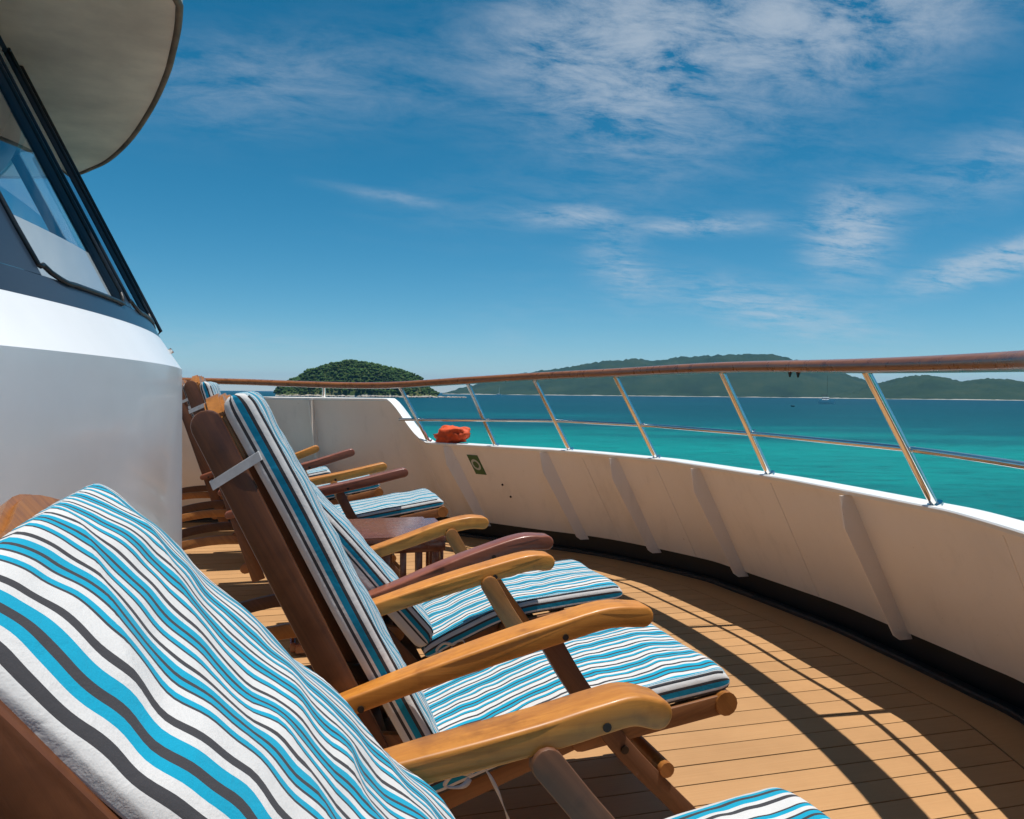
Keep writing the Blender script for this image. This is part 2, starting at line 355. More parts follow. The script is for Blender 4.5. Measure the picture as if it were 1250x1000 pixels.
# ------------------------------------------------------------------ plan curve of the bulwark (top of wall)
half = [(2.345, 3.40), (2.330, 3.70), (2.290, 4.25), (2.236, 4.605), (1.941, 5.343), (1.551, 5.872), (1.146, 6.411)]
ctrl = []   # x, y, ztop, lean x, lean y  (shift per metre of height)
for x, y in half: ctrl.append((x, y, .755, -.5, 0))
far = ctrl + [(.87, 6.68, 1.093, -.36, -.06), (.62, 6.87, 1.095, -.24, -.10), (.20, 7.10, 1.095, -.10, -.16), (-.5, 7.36, 1.095, -.02, -.2), (-1.6, 7.55, 1.095, 0, -.2), (-3.4, 7.6, 1.095, 0, -.2)]
near = [(x, 6.80 - y, z, lx, -ly) for x, y, z, lx, ly in far[1:]][::-1]
full = near + far
class P5:
    pass
def spline5(c, n):
    A = catmull([(p[0], p[1], p[2]) for p in c], n); B = catmull([(p[3], p[4], 0) for p in c], n); out = []
    for a, b in zip(A, B):
        q = P5(); q.x, q.y = a.x, a.y; q.z = min(max(a.z, .755), 1.095); q.lx, q.ly = b.x, b.y; out.append(q)
    return out
cur = spline5(full, 8)
for i, q in enumerate(cur):
    a, b = cur[max(i - 1, 0)], cur[min(i + 1, len(cur) - 1)]
    t = Vector((b.x - a.x, b.y - a.y)).normalized(); q.inn = Vector((-t.y, t.x))      # inboard normal
    if q.inn.x * (0 - q.x) + q.inn.y * (3.4 - q.y) < 0: q.inn = -q.inn
def surf(q, z, off=0.0):      # inner face of the bulwark; off > 0 goes inboard
    d = z - q.z
    return Vector((q.x + q.lx * d + q.inn.x * off, q.y + q.ly * d + q.inn.y * off, z))
def at_y(y):
    ii = min(range(len(cur) - 1), key=lambda i: abs((cur[i].y + cur[i + 1].y) / 2 - y)); a, b = cur[ii], cur[ii + 1]
    f = (y - a.y) / (b.y - a.y); q = P5()
    for k in ('x', 'y', 'z', 'lx', 'ly'): setattr(q, k, getattr(a, k) + f * (getattr(b, k) - getattr(a, k)))
    q.inn = (a.inn + (b.inn - a.inn) * f).normalized(); return q
def strip(name, rows, mt, parent=None, kind=None, smooth=30, closed=False):
    n = len(rows[0]); vs = [p for r in rows for p in r]; fs = []
    for i in range(len(rows) - 1):
        for k in range(n if closed else n - 1):
            fs.append((i * n + k, (i + 1) * n + k, (i + 1) * n + (k + 1) % n, i * n + (k + 1) % n))
    if closed: fs += [tuple(range(n)), tuple(range((len(rows) - 1) * n, len(rows) * n))[::-1]]
    return pydata(name, vs, fs, mt, parent, kind, smooth)

EDGE = [surf(q, 0.11, .04) for q in cur]; EDGE = [Vector((p.x, p.y, 0)) for p in EDGE]
SEAM = [p + Vector((q.inn.x, q.inn.y, 0)) * .195 for p, q in zip(EDGE, cur)]
def seam_x(y):
    best = None
    for a, b in zip(SEAM[:-1], SEAM[1:]):
        if (a.y - y) * (b.y - y) <= 0 and abs(b.y - a.y) > 1e-7:
            x = a.x + (y - a.y) / (b.y - a.y) * (b.x - a.x); best = x if best is None else max(best, x)
    return best

# ------------------------------------------------------------------ sea, haze, land
SEA = -8.0
def disc(name, rad, z, mt, kind):
    n = 96; vs = [(0, 0, z)]; rings = [30, 80, 200, 600, 2000, 6000, rad]; fs = []
    for r_ in rings:
        for k in range(n): a = 2 * math.pi * k / n; vs.append((r_ * math.cos(a), r_ * math.sin(a), z))
    for k in range(n): fs.append((0, 1 + k, 1 + (k + 1) % n))
    for j in range(len(rings) - 1):
        for k in range(n): fs.append((1 + j * n + k, 1 + (j + 1) * n + k, 1 + (j + 1) * n + (k + 1) % n, 1 + j * n + (k + 1) % n))
    return pydata(name, vs, fs, mt, None, kind)
sea = disc('sea', 18000, SEA, 'sea', 'structure'); tag(sea, 'turquoise lagoon water around the ship', 'sea')

def ray_at(px, py, dist):
    d = v + rr_ * ((px - 625) / FPX) - uu_ * ((py - 500) / FPX); h = Vector((d.x, d.y)).length
    return EYE + d * (dist / h)
def hills(name, dist, depth, prof, mt, rough_amp, nx, ny, seed):
    """a ridge whose crest heights are given along bearings; (px, crest py) pairs become bearings and metres"""
    vs = []; fs = []
    xs = [prof[0][0] + (prof[-1][0] - prof[0][0]) * i / nx for i in range(nx + 1)]
    for i, px in enumerate(xs):
        for (a, b) in zip(prof[:-1], prof[1:]):
            if a[0] <= px <= b[0]:
                f = (px - a[0]) / (b[0] - a[0]); f = f * f * (3 - 2 * f) * .5 + f * .5; py = a[1] + f * (b[1] - a[1]); break
        crest = ray_at(px, py, dist); hgt = max(crest.z - SEA, 0); bd = Vector((crest.x, crest.y, 0)).normalized()
        for j in range(ny + 1):
            s = j / ny * 2 - 1; pos = Vector((crest.x, crest.y, 0)) + bd * depth * s
            env = max(0, 1 - abs(s) ** 1.6); nz = noise.fractal(Vector((pos.x, pos.y, seed)) / depth * 5, 1.0, 2.1, 5)
            z = SEA - 2 + (hgt + 2) * env ** .9 + nz * rough_amp * env * min(1, hgt / rough_amp / 3) * (0.25 + .75 * abs(s) ** .7) + rough_amp * .42 * noise.fractal(Vector((pos.x, pos.y, seed + 9)) / depth * 26, .8, 2.2, 4) * env * min(1, hgt / 40)
            vs.append((pos.x, pos.y, z))
    for i in range(nx):
        for j in range(ny): a = i * (ny + 1) + j; fs.append((a, a + 1, a + ny + 2, a + ny + 1))
    return pydata(name, vs, fs, mt, None, 'structure', 180)
ridge = hills('far_ridge', 5200, 900, [(540, 480), (575, 472), (600, 462), (640, 456), (700, 448), (745, 441), (775, 439), (800, 441), (840, 436), (880, 434), (940, 433), (975, 440), (1010, 450), (1050, 462), (1075, 474), (1100, 482), (1130, 487)],
              'ridge', 26, 300, 40, 3.3); tag(ridge, 'long blue hazy wooded ridge across the lagoon', 'hills')
ridge2 = hills('wooded_headland', 4300, 560, [(1000, 486), (1040, 478), (1070, 468), (1095, 463), (1115, 460), (1133, 458), (1150, 461), (1175, 466), (1195, 463), (1225, 463), (1250, 466), (1300, 461), (1400, 470), (1500, 489)],
               'ridge', 18, 260, 36, 7.7); tag(ridge2, 'lower rounded green headland beside the long ridge', 'hills')
ISD = 1500
isl = hills('island', ISD, 85, [(336, 481), (348, 469), (362, 462), (380, 453), (400, 446), (415, 443), (430, 441), (450, 444), (470, 448), (490, 452), (500, 457), (510, 462), (517, 469), (525, 477), (534, 482)],
            'island', 9, 110, 24, 1.9); tag(isl, 'small green island with a rocky granite shore', 'island')
random.seed(5)
me = isl.data; tri = [p for p in me.polygons]
bm = bmesh.new(); n_t = 0
ico = bmesh.new(); bmesh.ops.create_icosphere(ico, subdivisions=1, radius=1); iv = [x.co.copy() for x in ico.verts]; ico.verts.index_update(); ifs = [[x.index for x in f.verts] for f in ico.faces]; ico.free()
vs = []; fs = []
for p in tri:
    c = p.center
    if c.z < SEA + 6: continue
    for _ in range(7):
        if random.random() < .6:
            b0 = len(vs); rad = random.uniform(.9, 2.9) * random.choice((.8, 1, 1.25)); off = Vector((random.uniform(-7, 7), random.uniform(-7, 7), random.uniform(-.8, 1.6)))
            for q in iv: vs.append(c + off + Vector((q.x * rad, q.y * rad, q.z * rad * .8)) * random.uniform(.75, 1.2))
            fs += [tuple(b0 + k for k in f) for f in ifs]
forest = pydata('forest', vs, fs, 'leaf', isl, 'stuff')
vs = []; fs = []
for k in range(240):
    px = random.uniform(338, 566); d = ISD - 85 + random.uniform(-4, 16) + (25 if px > 530 else 0); a = ray_at(px, 480, d); b0 = len(vs)
    sz = random.uniform(1.5, 5.5) * (1 if px < 530 else .8)
    for q in iv: vs.append((a.x + q.x * sz * random.uniform(1, 1.8), a.y + q.y * sz, SEA + .4 + q.z * sz * random.uniform(.4, .75)))
    fs += [tuple(b0 + i for i in f) for f in ifs]
pydata('shore_rocks', vs, fs, 'rock', isl, 'stuff')

def hull_mesh(name, parent, L_, B_, H_, yo, mt):
    rows = []
    for k in range(13):
        t = k / 12; x = (t - .5) * L_; wd = B_ / 2 * min(1, (1 - t) * 2.6) ** .6 * (.75 + .25 * min(1, t * 4)); sh = H_ * (1 + .25 * t * t)
        rows.append([Vector((x, yo - wd, sh)), Vector((x, yo - wd * .8, sh * .35)), Vector((x, yo, -.15 * H_)), Vector((x, yo + wd * .8, sh * .35)), Vector((x, yo + wd, sh))])
    return strip(name, rows, mt, parent, None, 40, True)
def put(px, py):
    d = v + rr_ * ((px - 625) / FPX) - uu_ * ((py - 500) / FPX); t = (SEA - EYE.z) / d.z; return EYE + d * t
b = put(1009, 492.5); cat = thing('catamaran', (b.x, b.y, SEA), 'white twin hulled catamaran anchored off the ridge', 'boat'); cat.rotation_euler.z = R(-40); cat.scale = (1.3, 1.5, 2.1)
for s in (-1, 1): hull_mesh('hull', cat, 15, 2.0, 2.0, s * 3.4, 'boat')
box('cabin', (-1, 0, 2.9), (6.5, 5.6, 1.7), 'boat', cat, .5); box('bridge_deck', (-.5, 0, 1.75), (9, 6.5, .5), 'boat', cat, .1)
box('window_strip', (-1, 0, 3.0), (6.56, 5.66, .5), 'boatdark', cat, .02)
tube('mast', [(0.5, 0, 3.5), (.5, 0, 17)], .12, 'boatdark', cat, 6); tube('boom', [(.5, 0, 5), (-5, 0, 5.1)], .22, 'boatdark', cat, 6)
b = put(609, 482.3); sl = thing('sailing_boat', (b.x, b.y, SEA), 'small white sailing boat with bare mast moored in the distance', 'boat'); sl.rotation_euler.z = R(10); sl.scale = (1.5, 1.5, 1.5)
hull_mesh('hull', sl, 16, 4.2, 2.4, 0, 'boat'); box('cabin', (-1, 0, 2.7), (5, 2.6, 1.0), 'boat', sl, .2); tube('mast', [(1, 0, 2), (1, 0, 24)], .22, 'boat', sl, 6); tube('boom', [(1, 0, 4), (-5, 0, 4.2)], .2, 'boat', sl, 6)
b = put(968, 496.5); dg = thing('motor_dinghy', (b.x, b.y, SEA), 'tiny dark motor dinghy near the catamaran', 'boat'); dg.rotation_euler.z = R(20)
hull_mesh('hull', dg, 4.6, 1.7, .8, 0, 'boatdark'); box('outboard_motor', (-2.3, 0, .8), (.4, .4, .8), 'boatdark', dg, .05); box('thwart', (0, 0, .75), (.3, 1.3, .06), 'boatdark', dg, 0)

# air with a little sea haze
bm = bmesh.new(); bm_box(bm, (0, 0, 170), (37000, 37000, 359.0)); hz = frombm('haze', bm, None, None, 'stuff', None)
hm = bpy.data.materials.new('sea_haze'); hm.use_nodes = True; hm.node_tree.nodes.remove(hm.node_tree.nodes['Principled BSDF'])
pv = hm.node_tree.nodes.new('ShaderNodeVolumePrincipled'); pv.inputs['Color'].default_value = (.18, .50, .95, 1); pv.inputs['Density'].default_value = 3.4e-5; pv.inputs['Anisotropy'].default_value = 0.1
hm.node_tree.links.new(pv.outputs[0], hm.node_tree.nodes['Material Output'].inputs['Volume']); hz.data.materials.append(hm)
tag(hz, 'thin bluish sea haze over the lagoon', 'haze')

# ------------------------------------------------------------------ deck
dv = [Vector((-3.4, p.y, -.005)) for p in EDGE] ; rows = [[Vector((-3.4, min(max(p.y, -.4), 7.2), -.004)), Vector((p.x + 0, p.y, -.004))] for p in EDGE]
deck = strip('deck', rows, 'caulk', None, 'structure'); tag(deck, 'tan planked sun deck with dark caulked seams', 'deck')
PW = .1155; random.seed(2)
y = -.62
while y < 7.6:
    y0_, y1_ = y + .0028, y + PW - .0028
    x0_, x1_ = seam_x(y0_), seam_x(y1_)
    if x0_ is not None and x1_ is not None and x0_ > -1.9 and x1_ > -1.9:
        xm = seam_x((y0_ + y1_) / 2); pts = [(-2.0, y0_), (x0_ - .004, y0_), (xm - .004, (y0_ + y1_) / 2), (x1_ - .004, y1_), (-2.0, y1_)]
        z = random.uniform(-.0006, .0006); vs = [(a, b_, z) for a, b_ in pts] + [(a, b_, -.02) for a, b_ in pts]; k = len(pts)
        fs = [tuple(range(k))] + [(i, i + k, (i + 1) % k + k, (i + 1) % k) for i in range(k)]
        pydata('plank', vs, fs, 'plank', deck)
    y += PW
nseg = 22; idx = [i for i, p in enumerate(EDGE) if p.x > -2]
for k in range(0, len(idx) - 1, 11):
    ii = idx[k:k + 12]; rows = []
    for j in ii:
        n_ = Vector((cur[j].inn.x, cur[j].inn.y, 0))
        rows.append([SEAM[j] - n_ * .003 + Vector((0, 0, -.02)), SEAM[j] - n_ * .003, EDGE[j] + Vector((0, 0, 0)), EDGE[j] + Vector((0, 0, -.02))])
    strip('margin_plank', rows, 'plank', deck, None, 30)
rows = []
for p, q in zip(EDGE, cur):
    n_ = Vector((q.inn.x, q.inn.y, 0)); z = Vector((0, 0, 1))
    rows.append([p + n_ * .004 + z * -.02, p + n_ * .002 + z * .014, p - n_ * .006 + z * .020, p - n_ * .05 + z * .020, p - n_ * .056 - z * .02])
strip('waterway_kerb', rows, 'rubber', deck, None, 30)
rows = [[p - Vector((q.inn.x, q.inn.y, 0)) * .05 + Vector((0, 0, -.015)), p - Vector((q.inn.x, q.inn.y, 0)) * .085 + Vector((0, 0, -.015)), p - Vector((q.inn.x, q.inn.y, 0)) * .085 + Vector((0, 0, .185))] for p, q in zip(EDGE, cur)]
strip('waterway_gutter', rows, 'gap_shade', deck, None, 30)  # gutter floor and backing plate, shadow of the gap painted in

# ------------------------------------------------------------------ bulwark
bw = thing('bulwark', (0, 0, 0), 'white raked steel bulwark curving round the fore deck', 'bulwark')
rows = []
for q in cur:
    rows.append([surf(q, .128, -.03), surf(q, .128, 0), surf(q, q.z * .35 + .07), surf(q, q.z * .7 + .03), surf(q, q.z - .02, 0), surf(q, q.z - .02, -.06), surf(q, .3, -.075), surf(q, .128, -.075)])
strip('panel', rows, 'bounce_white', bw, None, 30, True)
rows = []
for i, q in enumerate(cur):
    rows.append([surf(q, q.z - .018, .022), surf(q, q.z - .002, .026), surf(q, q.z + .004, .020), surf(q, q.z + .004, -.095), surf(q, q.z - .004, -.10), surf(q, q.z - .018, -.10)])
strip('cap', rows, 'white', bw, None, 30, True)
for yy in (-.25, .62, 1.70, 2.922, 4.175, 4.937, 5.516, 6.24, 7.06):
    q = at_y(yy); t = Vector((-q.inn.y, q.inn.x, 0)) * .005; zt = q.z - .022; d = .10
    pr = [surf(q, .10, -.01), surf(q, .10, d * .55), surf(q, .12, d * .8), surf(q, zt - .05, d), surf(q, zt, d * .95), surf(q, zt, -.01)]
    if yy < 7: aft = Vector((-1, 0, 0)); t = Vector((0, .005, 0)); pr = [surf(q, .10, 0) - aft * .01, surf(q, .10) + aft * d * .55, surf(q, .12) + aft * d * .75, surf(q, zt - .14) + aft * d, surf(q, zt) + aft * d * .55, surf(q, zt) - aft * .01]
    vs = [p - t for p in pr] + [p + t for p in pr]; k = len(pr)
    pydata('stiffener_rib', vs, [tuple(range(k)), tuple(range(k, 2 * k))[::-1]] + [(i, (i + 1) % k, (i + 1) % k + k, i + k) for i in range(k)], 'bounce_white', bw)
for yy in (1.15, 2.05, 3.55, 4.62, 5.25, 6.52):
    q = at_y(yy); tube('weld_seam', [surf(q, .13 + (q.z - .17) * k / 24, .0008 + .0012 * random.random()) for k in range(25)], .0032, 'bounce_white', bw, 6)
hullrows = [[surf(q, -.03, -.16), surf(q, -.6, -.16), surf(q, -4, .5), surf(q, SEA - .4, 1.0)] for q in cur]
hl = strip('ship_hull', hullrows, 'white', None, 'structure', 30); tag(hl, 'white ship side below the bulwark', 'hull')

# ------------------------------------------------------------------ railing
rl = thing('railing', (0, 0, 0), 'raked stainless railing with varnished wooden handrail on the bulwark', 'railing')
zr = lambda y: 1.24 if y < 1.6 else None
hctrl = [(1.992, 2.431, 1.258), (2.082, 3.56, 1.284), (1.969, 4.605, 1.279), (1.689, 5.343, 1.264), (1.344, 5.872, 1.239), (.925, 6.411, 1.206), (.60, 6.72, 1.199), (.165, 7.0, 1.208), (-.45, 7.25, 1.224), (-1.6, 7.45, 1.23), (-3.2, 7.5, 1.23)]
hnear = [(-1.6, -.65, 1.2), (-.45, -.45, 1.2), (.6, .08, 1.2), (.925, .389, 1.21), (1.344, .928, 1.225), (1.75, 1.55, 1.24)]
hp = catmull(hnear + hctrl, 10); rows = []
for i, p in enumerate(hp):
    a, b_ = hp[max(i - 1, 0)], hp[min(i + 1, len(hp) - 1)]; t = Vector((b_.x - a.x, b_.y - a.y, 0)).normalized(); s = Vector((-t.y, t.x, 0)); w_, h_ = .068, .026; row = []
    for k in range(14):
        an = 2 * math.pi * k / 14; ca, sa = math.cos(an), math.sin(an)
        row.append(p + s * (abs(ca) ** .6 * math.copysign(1, ca)) * w_ + Vector((0, 0, 1)) * (abs(sa) ** .7 * math.copysign(1, sa)) * h_)
    rows.append(row)
strip('handrail', rows, 'hand_wood', rl, None, 60, True)
posts = [(2.431, 1.992, 1.239), (3.56, 2.082, 1.263), (4.605, 1.969, 1.257), (5.343, 1.689, 1.242), (5.872, 1.344, 1.216), (6.411, .925, 1.185), (1.30, 1.62, 1.215), (.389, .93, 1.19)]
for (yy, xt, zt) in posts:
    q = at_y(yy); f = surf(q, q.z + .004, -.02); f.z = min(f.z, .759); top = Vector((xt, yy, zt))
    po = tube('post', [f - Vector((0, 0, .004)), f.lerp(top, .5), top], .0155, 'steel', rl, 12)
    tube('foot_flange', [f + Vector((.002, 0, -.001)), f + Vector((-.002, 0, .007))], .028, 'steel', po, 12)
    tube('clip', [f.lerp(top, .41) + Vector((.012, 0, .0)), f.lerp(top, .41) + Vector((.03, 0, .012))], .008, 'steel', po, 8)
for (yy, z0_, z1_) in ((7.02, 1.095, 1.19), (7.36, 1.095, 1.205)):
    q = at_y(yy); f = surf(q, q.z, -.02); tube('post', [f, (f.x, f.y - .02, z1_)], .0155, 'steel', rl, 10)
mp_ = []
for yy in [.5, .93, 1.4, 1.9, 2.431, 2.9, 3.3, 3.56, 4.0, 4.4, 4.605, 5.0, 5.343, 5.6, 5.872, 6.15, 6.411, 6.55]:
    q = at_y(yy); zz = .962 if yy < 5.4 else .962 - (yy - 5.4) * .028
    p = Vector((q.x - .5 * (zz - .755) + .012, yy, zz)); mp_.append(p)
tube('mid_rail', catmull(mp_, 4), .0115, 'steel', rl, 10)
for px in (2.93, 2.86):
    q = [p for p in hp if p.y > 0]; pz = min(q, key=lambda p: abs(p.y - px)); tube('hook', [(pz.x - .03, px, pz.z - .022), (pz.x - .03, px, pz.z - .045)], lambda t: .010 * (1 - .7 * t), 'rubber', rl, 8)

# ------------------------------------------------------------------ deckhouse
dh = thing('deckhouse', (0, 0, 0), 'glossy white curved deckhouse front with raked dark windows', 'deckhouse')
def wx(y, a): return a - (y - 3.4) ** 2 / 12
ys = [-1.2 + 9.4 * i / 70 for i in range(71)]
rows = [[Vector((wx(y, -.386), y, z)) for z in (0.0, .4, .8, 1.15)] + [Vector((wx(y, -.386), y, 1.240)), Vector((wx(y, -.488), y, 1.395)), Vector((wx(y, -.62), y, 1.40))] for y in ys]
strip('wall', rows, 'wallwhite', dh, None, 22)
for yy in (ys[0], ys[-1]):
    a = wx(yy, -.386); pydata('side_wall', [(a, yy, 0), (a, yy, 1.4), (a - 3, yy, 1.4), (a - 3, yy, 0)], [(0, 1, 2, 3)], 'wallwhite', dh)
RK = .497
def wsurf(y, z, off=0): return Vector((wx(y, -.489) - RK * (z - 1.397) + off * .895, y, z + off * .445))
def band_rows(y0_, y1_, z0_, z1_, n, off, mz=2): return [[wsurf(y0_ + (y1_ - y0_) * i / n, z0_ + (z1_ - z0_) * j / mz, off) for j in range(mz + 1)] for i in range(n + 1)]
# painted band above and below the glass, mullions between panes
ZB, ZT = 1.445, 2.60
wb = strip('window_band', [[wsurf(y, 1.375, .003), wsurf(y, ZB, .002), wsurf(y, ZB, -.03)] for y in ys], 'slate', dh, None, 30)
strip('window_header', [[wsurf(y, ZT, -.03), wsurf(y, ZT, .002), wsurf(y, 2.80, .002)] for y in ys], 'slate', dh, None, 30)
panes = [(-1.1, -.35), (-.05, .75), (1.05, 1.95), (2.40, 3.175), (3.265, 4.03), (4.13, 4.89), (4.99, 5.75), (5.85, 6.65), (6.75, 8.15)]
for y0_, y1_ in panes:
    wnd = strip('window', band_rows(y0_, y1_, ZB - .01, ZT + .01, 14, -.012), 'glass', dh, None, 60)
    pth = [wsurf(y0_ + .02, ZT, .006), wsurf(y0_, ZT - .1, .006), wsurf(y0_, ZB + .12, .006), wsurf(y0_ + .04, ZB + .03, .006), wsurf(y0_ + .14, ZB, .006)] + \
          [wsurf(y0_ + .14 + (y1_ - y0_ - .2) * k / 8, ZB, .006) for k in range(1, 9)] + [wsurf(y1_, ZB + .04, .006), wsurf(y1_, ZB + .12, .006), wsurf(y1_, ZT - .1, .006), wsurf(y1_ - .03, ZT, .006)]
    tube('gasket', catmull(pth, 3), .0075, 'rubber', wnd, 8)
for (_, ya_), (yb_, _) in zip(panes[:-1], panes[1:]):
    ym_ = (ya_ + yb_) / 2
    mrow = [[wsurf(ya_ - .006, z, -.03), wsurf(ya_ - .003, z, .003), wsurf(ym_, z, .003), wsurf(yb_ + .003, z, .003), wsurf(yb_ + .006, z, -.03)] for z in (ZB, (ZB + ZT) / 2, ZT)]
    strip('mullion', mrow, 'slate', dh, None, 30)
# dark wheelhouse interior with a pale blind behind the glass
strip('inner_wall', [[Vector((wx(y, -2.2), y, 1.2)), Vector((wx(y, -2.2), y, 3.0))] for y in ys[::5]], 'slate', dh)
strip('console_shelf', [[Vector((wx(y, -.66), y, 1.42)), Vector((wx(y, -2.2), y, 1.42))] for y in ys[::5]], 'slate', dh)
strip('roller_blind', band_rows(2.43, 3.14, 1.46, 1.63, 8, -.022), 'blind', dh, None, 60)
# wiper rails standing off the glass
for yy, o_, r_ in ((4.62, .050, .009),):
    pl = [wsurf(yy, 1.41, .0)] + [wsurf(yy, 1.43 + 1.3 * k / 6, o_) for k in range(7)]
    tube('wiper_rail', pl, r_, 'rubber', dh, 8)
tube('stud', [Vector((wx(3.9, -.44), 3.9, 1.315)), Vector((wx(3.9, -.425), 3.9, 1.325))], .012, 'steel', dh, 10)
# rounded sun visor roof
oh = [(-.402, 3.70), (-.433, 3.926), (-.485, 4.206), (-.553, 4.531), (-.69, 5.05), (-.90, 5.71), (-1.12, 6.26), (-1.29, 6.565), (-1.51, 6.855), (-1.9, 7.03), (-2.5, 7.15), (-4, 7.2)]
pl = catmull([(a, b_, 0) for a, b_ in oh], 6); outl = [(p.x, 7.4 - p.y) for p in pl][::-1] + [(p.x, p.y) for p in pl][1:]
bm = bmesh.new(); lo = [bm.verts.new((a, b_, 2.75)) for a, b_ in outl]; hi = [bm.verts.new((a, b_, 2.83)) for a, b_ in outl]; n = len(outl)
bm.faces.new(lo[::-1]); bm.faces.new(hi)
for i in range(n): bm.faces.new((lo[i], lo[(i + 1) % n], hi[(i + 1) % n], hi[i]))
bmesh.ops.recalc_face_normals(bm, faces=bm.faces)
visor = frombm('visor_roof', bm, 'beige', dh, None, 40)
tube('drip_edge', [(a + .004, b_, 2.752) for a, b_ in outl], .016, simple('rusty_edge', (.22, .16, .11), .7, 0, .4, 5), visor, 8)
tube('edge_trim', [(a + .006, b_, 2.825) for a, b_ in outl], .014, 'white', visor, 8)

# ------------------------------------------------------------------ deck chairs
def cushion(name, parent, path, wd, th, uoff, amp, uamp, seed, nv=60, nu=40, flip=False, pil=0.0, pip=True, sag=0.0):
    pts = catmull([(p[0], 0, p[1]) for p in path], 10); d = [0]
    for a, b_ in zip(pts[:-1], pts[1:]): d.append(d[-1] + (b_ - a).length)
    Ltot = d[-1]; st = []
    for i in range(nv + 1):
        tt = i / nv; s = Ltot * (tt - math.sin(2 * math.pi * tt) * .06); j = max(k for k in range(len(d)) if d[k] <= s + 1e-9); j = min(j, len(d) - 2)
        f = (s - d[j]) / (d[j + 1] - d[j]); P = pts[j].lerp(pts[j + 1], f); t = (pts[min(j + 2, len(pts) - 1)] - pts[max(j - 1, 0)]).normalized(); st.append((s, P, t))
    hw = wd / 2; rc = min(.018, th * .33); loop = []
    for k in range(5): loop.append((-hw, (th - rc) * k / 4, -(th - (th - rc) * k / 4) - .0, 0))
    for k in range(1, 3): a = math.pi / 2 * k / 3; loop.append((-hw + rc * (1 - math.cos(a)), th - rc + rc * math.sin(a), -rc * (1 - k / 3) * .6 - .0005, 0))
    for k in range(nu + 1):
        yv = -hw + rc + (wd - 2 * rc) * k / nu; loop.append((yv, th + .012 * (1 - (yv / hw) ** 4) + pil * max(0, 1 - ((abs(yv) - hw) / .15) ** 2 if abs(yv) > hw else 1) * (1 - math.exp(-((hw - abs(yv)) / .07))), uoff + (yv + hw - rc), 1))
    for k in range(1, 3): a = math.pi / 2 * k / 3; loop.append((hw - rc + rc * math.sin(a), th - rc + rc * math.cos(a), uoff + wd - rc + rc * k / 3, 0))
    for k in range(5): loop.append((hw, (th - rc) * (1 - k / 4), uoff + wd + (th - rc) * k / 4, 0))
    loop.append((hw * .3, 0, uoff + wd, 0)); loop.append((-hw * .3, 0, uoff, 0))
    n = len(loop); vs = []; uvs = []
    for (s, P, t) in st:
        nn = Vector((-t.z, 0, t.x))
        if nn.z < 0: nn = -nn
        e = min(s, Ltot - s); q = min(e / .04, 1); fac = .28 + .72 * math.sqrt(max(0, 1 - (1 - q) ** 2))
        for (yv, h, u_, top) in loop:
            edge = max(0, 1 - (abs(yv) / hw) ** 6)
            w1 = noise.noise(Vector((s * 10.5, yv * 4.5, seed))); w2 = noise.noise(Vector((s * 23, yv * 9, seed + 7)))
            hh = (h - th * .45) * fac + th * .45
            rg_ = 1 - abs(noise.noise(Vector((s * 5.5 + yv * 3, yv * 2.2 - s * 2, seed + 50)))) * 5; dn = top * (amp * (w1 + .35 * w2) * (.35 + .65 * edge) + amp * .22 * max(0, rg_) ** 1.5); du = top * uamp * (noise.noise(Vector((s * 13 + 3, yv * 3.6, seed + 21))) + .55 * noise.noise(Vector((s * 27, yv * 6, seed + 31)))) * (.15 + .85 * edge)
            wob = .004 * noise.noise(Vector((s * 8, seed, 3 if yv > 0 else -3))); tuck = .985 + .015 * fac
            vs.append(P + nn * (hh + dn) + t * (sag * max(0, .3 - yv / hw) * max(0, 1 - s / Ltot) ** 2) + Vector((0, yv * tuck + wob, 0))); uvs.append(((wd - u_ if flip and u_ > 0 else u_) + du, s))
    fs = []
    for i in range(len(st) - 1):
        for k in range(n): fs.append((i * n + k, i * n + (k + 1) % n, (i + 1) * n + (k + 1) % n, (i + 1) * n + k))
    fs += [tuple(range(n))[::-1], tuple(range((len(st) - 1) * n, len(st) * n))]
    o = pydata(name, vs, fs, 'stripe', parent, None, 180); me_ = o.data; uvl = me_.uv_layers.new(name='UVMap')
    for lp in me_.loops: uvl.data[lp.index].uv = uvs[lp.vertex_index]
    bm_ = bmesh.new(); bm_.from_mesh(me_); bmesh.ops.recalc_face_normals(bm_, faces=bm_.faces); bm_.to_mesh(me_); bm_.free()
    ne = [Vector(vs[i * n + 6]) for i in range(2, len(st) - 2)]; fe = [Vector(vs[i * n + 7 + nu]) for i in range(2, len(st) - 2)]
    if pip: tube('piping', ne, .0032, 'charcoal', o, 6); tube('piping', fe, .0032, 'charcoal', o, 6)
    return o

